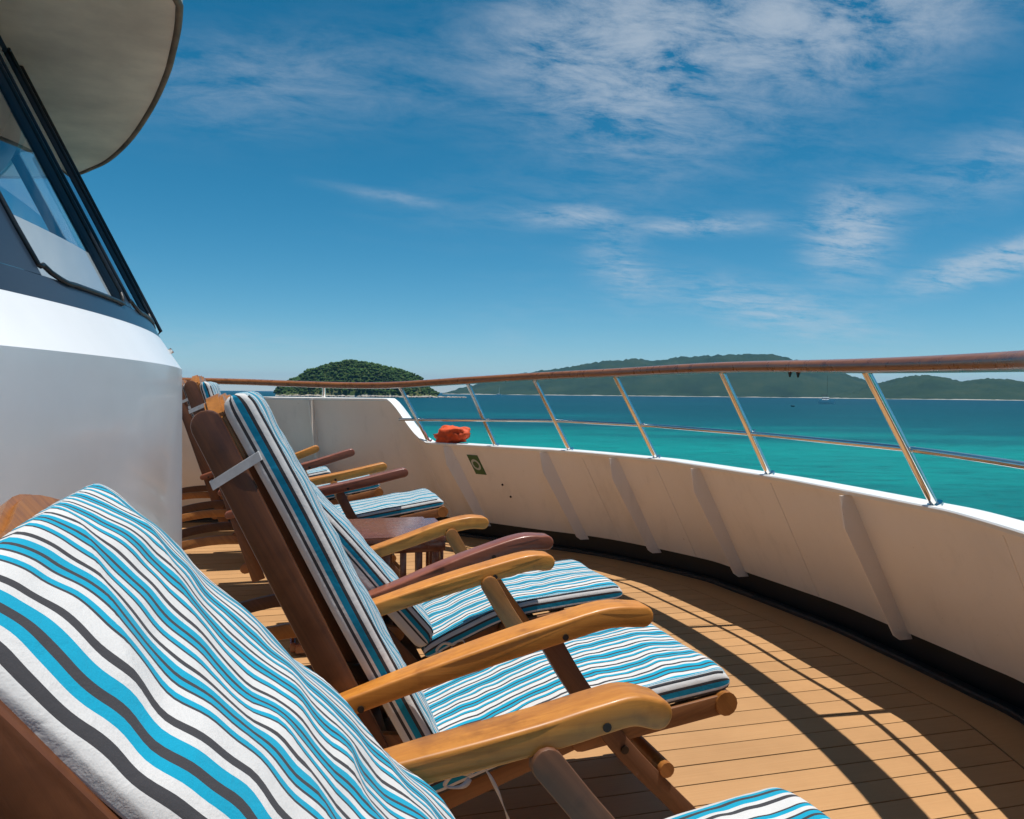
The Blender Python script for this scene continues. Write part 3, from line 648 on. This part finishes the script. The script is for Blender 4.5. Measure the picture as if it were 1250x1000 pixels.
def chair(loc_y, wd, P, label, seed, arm_mats=('arm_wood', 'arm_wood'), uoff=.205, hi=True, leg_m=('leg_shaded', 'leg_wood')):
    """P holds side-view points (x, z) of this chair as it stands: stile, seat rails, arm, leg, rear leg, cushion lines"""
    x0_ = P['rail'][1][0]
    root = thing('deck_chair', (x0_, loc_y, 0), label, 'deck chair', 'wooden deck chairs in a row along the deckhouse')
    sh = lambda pts: [(a - x0_, b_) for a, b_ in pts]
    hw = wd / 2
    st = sh(P['stile']); d = (Vector(st[0]) - Vector(st[1])).normalized(); nrm = Vector((d.y, -d.x))        # nrm points forward
    for s in (-1, 1):
        ys_ = s * (hw - .055); pl = outline([st[1], ((st[0][0] + st[1][0]) / 2, (st[0][1] + st[1][1]) / 2), st[0]], P.get('sw', .067), (False, True), 8)
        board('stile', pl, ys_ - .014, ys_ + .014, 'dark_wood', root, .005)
        r = sh(P['rail']); board('seat_rail', outline([r[0], ((r[0][0] + r[1][0]) / 2, (r[0][1] + r[1][1]) / 2), r[1]], .055, (True, True)), ys_ - s * .03 - .012, ys_ - s * .03 + .012, 'rail_wood', root, .004)
        r2 = sh(P['foot']); board('leg_rest_rail', outline([r2[0], ((r2[0][0] + r2[1][0]) / 2, (r2[0][1] + r2[1][1]) / 2), r2[1]], .05, (True, False)), ys_ - .013, ys_ + .013, 'rail_wood', root, .004)
        ya = s * (hw - .012); A = sh(P['armN'] if s < 0 else P['armF'])
        ax0, ax1 = A[0][0], A[-1][0]
        arm = board('arm', outline(A, .050, (True, True), 8, lambda t: .80 + .20 * min(1, t * 2)), -.039, .039, arm_mats[0 if s < 0 else 1], root, .007, 3,
                    lambda x, y_: y_ * (.62 + .38 * min(1, max(0, (x - ax0) / (.45 * (ax1 - ax0)))) - .18 * max(0, (x - ax1 + .09) / .12) ** 2))
        arm.location = (0, ya, 0)
        for t_ in (.06, .62):
            k = t_ * (len(A) - 1); i = int(k); p = Vector(A[i]).lerp(Vector(A[i + 1]), k - i)
            for ss in (-1, 1): tube('bolt', [(p.x, ss * .03, p.y - .012), (p.x, ss * (.0405 if t_ > .3 else .0275), p.y - .012)], .0075, 'bolt', arm, 10)
        G = sh(P['leg']); yl = ya - s * .036
        if s > 0 and 'dlegF' in P: G = [(a + P['dlegF'][0], b_ + P['dlegF'][1] * (b_ / G[0][1])) for a, b_ in G]
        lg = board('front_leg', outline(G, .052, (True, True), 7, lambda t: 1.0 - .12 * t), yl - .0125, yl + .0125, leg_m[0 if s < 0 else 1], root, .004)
        k = .58 * (len(G) - 1); i = int(k); p = Vector(G[i]).lerp(Vector(G[i + 1]), k - i)
        tube('bolt', [(p.x, yl + s * .01, p.y), (p.x, yl + s * .018, p.y)], .010, 'bolt', lg, 10)
        Q = sh(P['rear']); yq = ya - s * .07
        board('rear_leg', outline(Q, .048, (True, True), 6), yq - .0125, yq + .0125, 'leg_wood' if s < 0 else 'leg_shaded', root, .004)
    # crest with two humps between the stiles
    top = Vector(st[0]); n = 22; vs = []; fs = []
    cw = hw - .054
    for sgn in (0, 1):
        for k in range(n + 1):
            y_ = -cw + 2 * cw * k / n; q = y_ / cw; hump = .013 * math.cos(q * math.pi * 2) * -1 + .02 * (1 - q ** 6)
            for hgt in (-.10, P.get('ch', .024) + hump): p = top + d * hgt + nrm * (P.get('crest', .004) + .044 * sgn); vs.append((p.x, y_, p.y))
    w_ = 2 * (n + 1)
    for k in range(n):
        a = 2 * k; fs += [(a, a + 1, a + 3, a + 2), (w_ + a, w_ + a + 2, w_ + a + 3, w_ + a + 1), (a + 1, w_ + a + 1, w_ + a + 3, a + 3), (a, a + 2, w_ + a + 2, w_ + a)]
    fs += [(0, w_, w_ + 1, 1), (2 * n, 2 * n + 1, w_ + 2 * n + 1, w_ + 2 * n)]
    bm_ = bmesh.new(); me_ = bpy.data.meshes.new('t'); me_.from_pydata(vs, [], fs); bm_.from_mesh(me_); bmesh.ops.recalc_face_normals(bm_, faces=bm_.faces)
    bmesh.ops.bevel(bm_, geom=[e for e in bm_.edges if len(e.link_faces) == 2 and e.calc_face_angle(0) > .9], offset=.008, segments=2, affect='EDGES')
    cr = frombm('crest_rail', bm_, 'leg_wood', root, None, 40)
    # upright back slats, lower back bar, seat slats, foot bar, stretcher
    for k in range(5):
        y_ = (k - 2) * (cw * .36); a = top + d * -.07 - nrm * .005; b_ = Vector(st[1]) + d * .12 - nrm * .005
        board('back_slat', outline([tuple(b_), tuple((a + b_) / 2), tuple(a)], .012, (False, False)), y_ - .022, y_ + .022, 'dark_wood', root, 0)
    p = Vector(st[1]) + d * .10; box('back_bar', (p.x, 0, p.y), (.03, wd - .14, .05), 'dark_wood', root, .004)
    r = [Vector(q) for q in sh(P['rail'])]; f2 = [Vector(q) for q in sh(P['foot'])]
    for k in range(5): p = r[0].lerp(r[1], .12 + .2 * k); box('seat_slat', (p.x, 0, p.y + .022), (.05, wd - .18, .012), 'rail_wood', root, .003, Matrix.Rotation(-math.atan2(r[1].y - r[0].y, r[1].x - r[0].x), 3, 'Y'))
    for k in range(3): p = f2[0].lerp(f2[1], .2 + .28 * k); box('leg_rest_slat', (p.x, 0, p.y + .018), (.05, wd - .15, .012), 'rail_wood', root, .003, Matrix.Rotation(-math.atan2(f2[1].y - f2[0].y, f2[1].x - f2[0].x), 3, 'Y'))
    p = f2[1]; tube('foot_bar', [(p.x, -hw + .036, p.y + .002), (p.x, hw - .036, p.y + .002)], .030, 'leg_wood', root, 14)
    G = sh(P['leg']); k = .72 * (len(G) - 1); i = int(k); p = Vector(G[i]).lerp(Vector(G[i + 1]), k - i)
    tube('stretcher', [(p.x + .035, -hw + .03, p.y + .02), (p.x + .035, hw - .03, p.y + .02)], .019, 'leg_wood', root, 12)
    # cushions
    bc = cushion('back_cushion', root, sh(P['backc']), wd - P.get('cn', .10), P.get('bt', .055), uoff, P.get('amp', .008), P.get('uamp', .009), seed, (80 if 'pil' not in P else 130) if hi else 40, (44 if 'pil' not in P else 70) if hi else 24, False, P.get('pil', 0.0), 'pil' not in P, P.get('sag', 0.0))
    sc = cushion('seat_cushion', root, sh(P['seatc']), wd - .10, .05 if 'pil' not in P else .022, uoff, .008, .010, seed + 3.3, 70 if hi else 40, 44 if hi else 24, P.get('flip', False), P.get('pil', 0.0), 'pil' not in P)
    # tie band round stile and cushion
    a = Vector(sh(P['backc'])[0]).lerp(Vector(sh(P['backc'])[-1]), P.get('tie', .2)); hwc = (wd - .10) / 2
    for s in (-1, 1):
        f1 = a - nrm * .092; f3 = a + nrm * .022 + d * .010; yy = s * (hwc + .017 + .012)
        f1 = f1 - d * .004
        vs = []
        for (pp, y_) in ((f1, s * (hw - .075)), (f1, s * (hw - .035)), (f3, s * (hwc + .013)), (f3 + nrm * .004, s * (hwc - .03))):
            vs += [(pp.x + d.x * .0085, y_, pp.y + d.y * .010), (pp.x - d.x * .0085, y_, pp.y - d.y * .010)]
        o = pydata('tie_band', vs, [(0, 1, 3, 2), (2, 3, 5, 4), (4, 5, 7, 6)], 'cord', bc)
        so_ = o.modifiers.new('thick', 'SOLIDIFY'); so_.thickness = .003
    # knotted tape at the hinge corner
    p = Vector(sh(P['seatc'])[0]).lerp(Vector(sh(P['seatc'])[-1]), .1)
    kx, kz, ky = p.x + .01, p.y + .03, -hwc - .012
    def ribbon(path):
        vs = []; fs = []
        cp = catmull(path, 5)
        for i, q in enumerate(cp): vs += [(q.x, q.y, q.z + .0), (q.x + .010 * math.cos(i * .35), q.y - .003, q.z + .009 * math.sin(.6 + i * .25))]
        for i in range(len(cp) - 1): fs.append((2 * i, 2 * i + 1, 2 * i + 3, 2 * i + 2))
        o = pydata('tie_tape', vs, fs, 'cord', sc, None, 180); mo = o.modifiers.new('thick', 'SOLIDIFY'); mo.thickness = .0022
    ribbon([(kx, ky, kz), (kx - .03, ky - .012, kz + .012), (kx - .05, ky - .012, kz - .008), (kx - .02, ky - .01, kz - .012), (kx, ky - .004, kz)])
    ribbon([(kx, ky, kz), (kx + .035, ky - .014, kz + .02), (kx + .065, ky - .016, kz - .02), (kx + .085, ky - .014, kz - .08), (kx + .095, ky - .012, kz - .13)])
    return root

rear = [(-.50, .02), (-.44, .14), (-.33, .24), (-.17, .315), (.03, .355), (.22, .355), (.40, .32)]
def shift(pts, dx_, dz_=0): return [(a + dx_, b_ + dz_) for a, b_ in pts]
c2 = dict(stile=[(-.140, 1.075), (.315, .13)], rail=[(.25, .165), (.72, .325)], foot=[(.70, .320), (1.085, .375)],
          armN=[(.12, .468), (.30, .522), (.465, .568), (.62, .606), (.74, .632), (.83, .628)], armF=[(.12, .468), (.30, .522), (.465, .568), (.62, .606), (.74, .632), (.80, .630)],
          leg=[(.615, .575), (.672, .479), (.746, .374), (.815, .285), (.932, .163), (1.075, .02)], rear=rear,
          backc=[(-.118, 1.125), (.0, .90), (.12, .66), (.24, .43), (.335, .25)], seatc=[(.335, .225), (.52, .285), (.72, .352), (.92, .385), (1.105, .408)], tie=.15, bt=.066)
c1 = dict(stile=[(-.218, .976), (.485, .134)], rail=[(.36, .16), (.60, .385)], foot=[(.585, .375), (.81, .435)],
          armN=[(.0, .545), (.182, .578), (.397, .612), (.50, .632), (.555, .640), (.600, .628)], armF=[(.0, .545), (.182, .578), (.397, .612), (.50, .632), (.555, .640), (.600, .628)],
          leg=[(.405, .575), (.465, .50), (.53, .42), (.60, .31), (.70, .17), (.84, .02)], rear=shift(rear, -.05),
          backc=[(-.238, 1.019), (-.093, .868), (.057, .706), (.207, .531), (.377, .295)], seatc=[(.37, .25), (.48, .36), (.59, .435), (.70, .452), (.825, .468)], tie=.5, bt=.014, pil=.020, sw=.05, crest=-.052, ch=.05, sag=.012, amp=.011, uamp=.015, flip=True)
c3 = dict(c2, stile=[(-.185, .95), (.485, .155)], rail=[(.42, .170), (.80, .325)], foot=[(.78, .32), (1.20, .368)],
          armN=[(.17, .425), (.36, .482), (.54, .548), (.70, .600), (.82, .632), (.905, .630)], armF=[(.17, .44), (.36, .50), (.52, .55), (.66, .595), (.76, .615), (.82, .612)],
          leg=shift(c2['leg'], .07, -.005), backc=[(-.158, .978), (.012, .798), (.172, .623), (.322, .443), (.475, .262)], seatc=[(.50, .228), (.62, .285), (.80, .352), (1.0, .378), (1.225, .398)], tie=.30, bt=.08)
def upright(dx_, tipN, tipF, footx, footz, seedrec=0.0):
    aN = [(dx_ + .02, .50), (dx_ + .02 + (tipN[0] - dx_) * .35, .50 + (tipN[1] - .5) * .36), (dx_ + (tipN[0] - dx_) * .7, .50 + (tipN[1] - .53) * .72), (tipN[0] - .03, tipN[1] - .028)]
    aF = [(dx_ + .02, .50), (dx_ + .02 + (tipF[0] - dx_) * .35, .50 + (tipF[1] - .5) * .36), (dx_ + (tipF[0] - dx_) * .7, .50 + (tipF[1] - .53) * .72), (tipF[0] - .03, tipF[1] - .028)]
    lx_ = dx_ + .62 * (tipN[0] - dx_)
    return dict(stile=[(dx_ - .17 - seedrec, 1.165), (dx_ + .17, .14)], rail=[(dx_ + .10, .20), (dx_ + .44, .35)], foot=[(dx_ + .42, .345), (footx, footz)],
                armN=aN, armF=aF, leg=[(lx_, .58), (lx_ + .05, .48), (lx_ + .12, .37), (lx_ + .19, .28), (lx_ + .29, .16), (lx_ + .42, .02)], rear=shift(rear, dx_ - .12),
                backc=[(dx_ - .135 - seedrec, 1.185), (dx_ - .06 - seedrec * .7, .95), (dx_ + .02, .70), (dx_ + .10, .48), (dx_ + .19, .29)],
                seatc=[(dx_ + .19, .26), (dx_ + .31, .315), (dx_ + .44, .378), ((dx_ + .44 + footx) / 2, (.385 + footz + .03) / 2), (footx + .01, footz + .030)], tie=.13)
chair(.888, .72, c1, 'deck chair with wide border stripes on its low reclined back cushion', 1.7, ('arm_wood', 'arm_wood'), 0.0, True, ('leg_shaded', 'leg_shaded'))
chair(2.095, .65, c2, 'deck chair with white tie band round its dark back post', 5.1)
chair(3.015, .60, c3, 'deck chair between the tied chair and the slatted table, one arm reddish', 9.4, ('red_wood', 'arm_wood'), .23, True, ('leg_wood', 'leg_wood'))
chair(4.80, .62, upright(-.26, (.70, .735), (.66, .715), .90, .475), 'upright deck chair just beyond the slatted table', 13.0, ('red_wood', 'arm_wood'), .19, False)
chair(5.80, .62, upright(-.36, (.50, .775), (.30, .76), .66, .47), 'middle one of the three upright deck chairs beyond the table', 17.3, ('red_wood', 'arm_wood'), .215, False)
chair(6.78, .60, upright(-.55, (.10, .715), (.03, .715), .40, .46), 'upright deck chair at the far end of the row by the bulwark', 21.2, ('red_wood', 'red_wood'), .20, False)

# ------------------------------------------------------------------ slatted side table
tb = thing('side_table', (.40, 3.88, 0), 'dark varnished side table with slatted sides between two deck chairs', 'table')
bm = bmesh.new(); bm_box(bm, (0, 0, .497), (.76, .58, .026)); bmesh.ops.bevel(bm, geom=[e for e in bm.edges if abs(e.verts[0].co.z - e.verts[1].co.z) > .01], offset=.05, segments=4, affect='EDGES'); bmesh.ops.bevel(bm, geom=[e for e in bm.edges if e.calc_face_angle(0) > .8], offset=.007, segments=2, affect='EDGES')
frombm('table_top', bm, 'table_wood', tb)
for s in (-1, 1):
    box('apron', (0, s * .235, .455), (.64, .02, .05), 'table_wood', tb, .003); box('apron', (s * .33, 0, .455), (.02, .45, .05), 'table_wood', tb, .003)
    box('foot_rail', (0, s * .235, .035), (.64, .024, .04), 'table_wood', tb, .003)
    for k in range(9): box('slat', (-.29 + .0725 * k, s * .235, .245), (.028, .014, .40), 'table_wood', tb, .002)
    for k in range(5): box('slat', (s * .33, -.18 + .09 * k, .245), (.014, .028, .40), 'table_wood', tb, .002)
    box('foot_rail', (s * .33, 0, .035), (.024, .45, .04), 'table_wood', tb, .003)

# ------------------------------------------------------------------ sign, bolts, orange bag
q = at_y(6.0); 
def onwall(y_, z_, off=.004): return surf(at_y(y_), z_, off)
sg = thing('safety_sign', (0, 0, 0), 'small green safety sign with pale ring on the bulwark', 'sign')
SY, SZ = 6.09, .60; gv = []; n = 4
a, b_ = SY - .042, SY + .042; z0_, z1_ = SZ - .075, SZ + .075
vs = [onwall(a, z0_), onwall(b_, z0_), onwall(b_, z1_), onwall(a, z1_)]; vs += [p + Vector((.004, 0, 0)) for p in vs]
pydata('plate', vs, [(0, 1, 2, 3), (4, 7, 6, 5), (0, 4, 5, 1), (1, 5, 6, 2), (2, 6, 7, 3), (3, 7, 4, 0)], 'green', sg)
rg = []
for k in range(25):
    an = 2 * math.pi * k / 24; rg.append([onwall(SY + math.cos(an) * r_ * .8, SZ + math.sin(an) * r_, .008) for r_ in (.026, .042)])
strip('ring', rg, 'signwhite', sg)
for yy, zz in ((5.95, .46), (5.93, .37)):
    p = onwall(yy, zz, 0); o = tube('wall_bolt', [p, p + Vector((-.010, 0, -.005))], .008, 'bolt', bw, 8)
random.seed(4)
bm = bmesh.new(); bmesh.ops.create_icosphere(bm, subdivisions=4, radius=1)
for vv in bm.verts:
    p = vv.co.copy(); nz = noise.fractal(p * 1.3 + Vector((2, 5, 1)), 1, 2, 4); cre = abs(noise.noise(Vector((p.x * 2.6 + p.z * 1.5, p.y * 1.8, 4)))) * .5 + abs(noise.noise(p * 5)) * .14
    rdd = 1 + .28 * nz - cre; zz = p.z * rdd * .105
    vv.co = Vector((p.x * rdd * .10, p.y * rdd * .205, max(zz, -.065) + .065 + .03 * max(0, -p.y)))
og = frombm('orange_bag', bm, 'orange', None, None, 180); q = at_y(6.29); og.location = (q.x + .075, 6.27, .752); og.rotation_euler.z = R(38); og.scale = (.9, .88, .86)
tube('strap', [(.0, .02 + .10 * math.sin(a_ * .52), .07 + .075 * math.cos(a_ * .52)) for a_ in range(-4, 5)], .007, 'orange', og, 6)
tag(og, 'crumpled orange cloth bag lying on the bulwark cap behind the railing', 'bag')
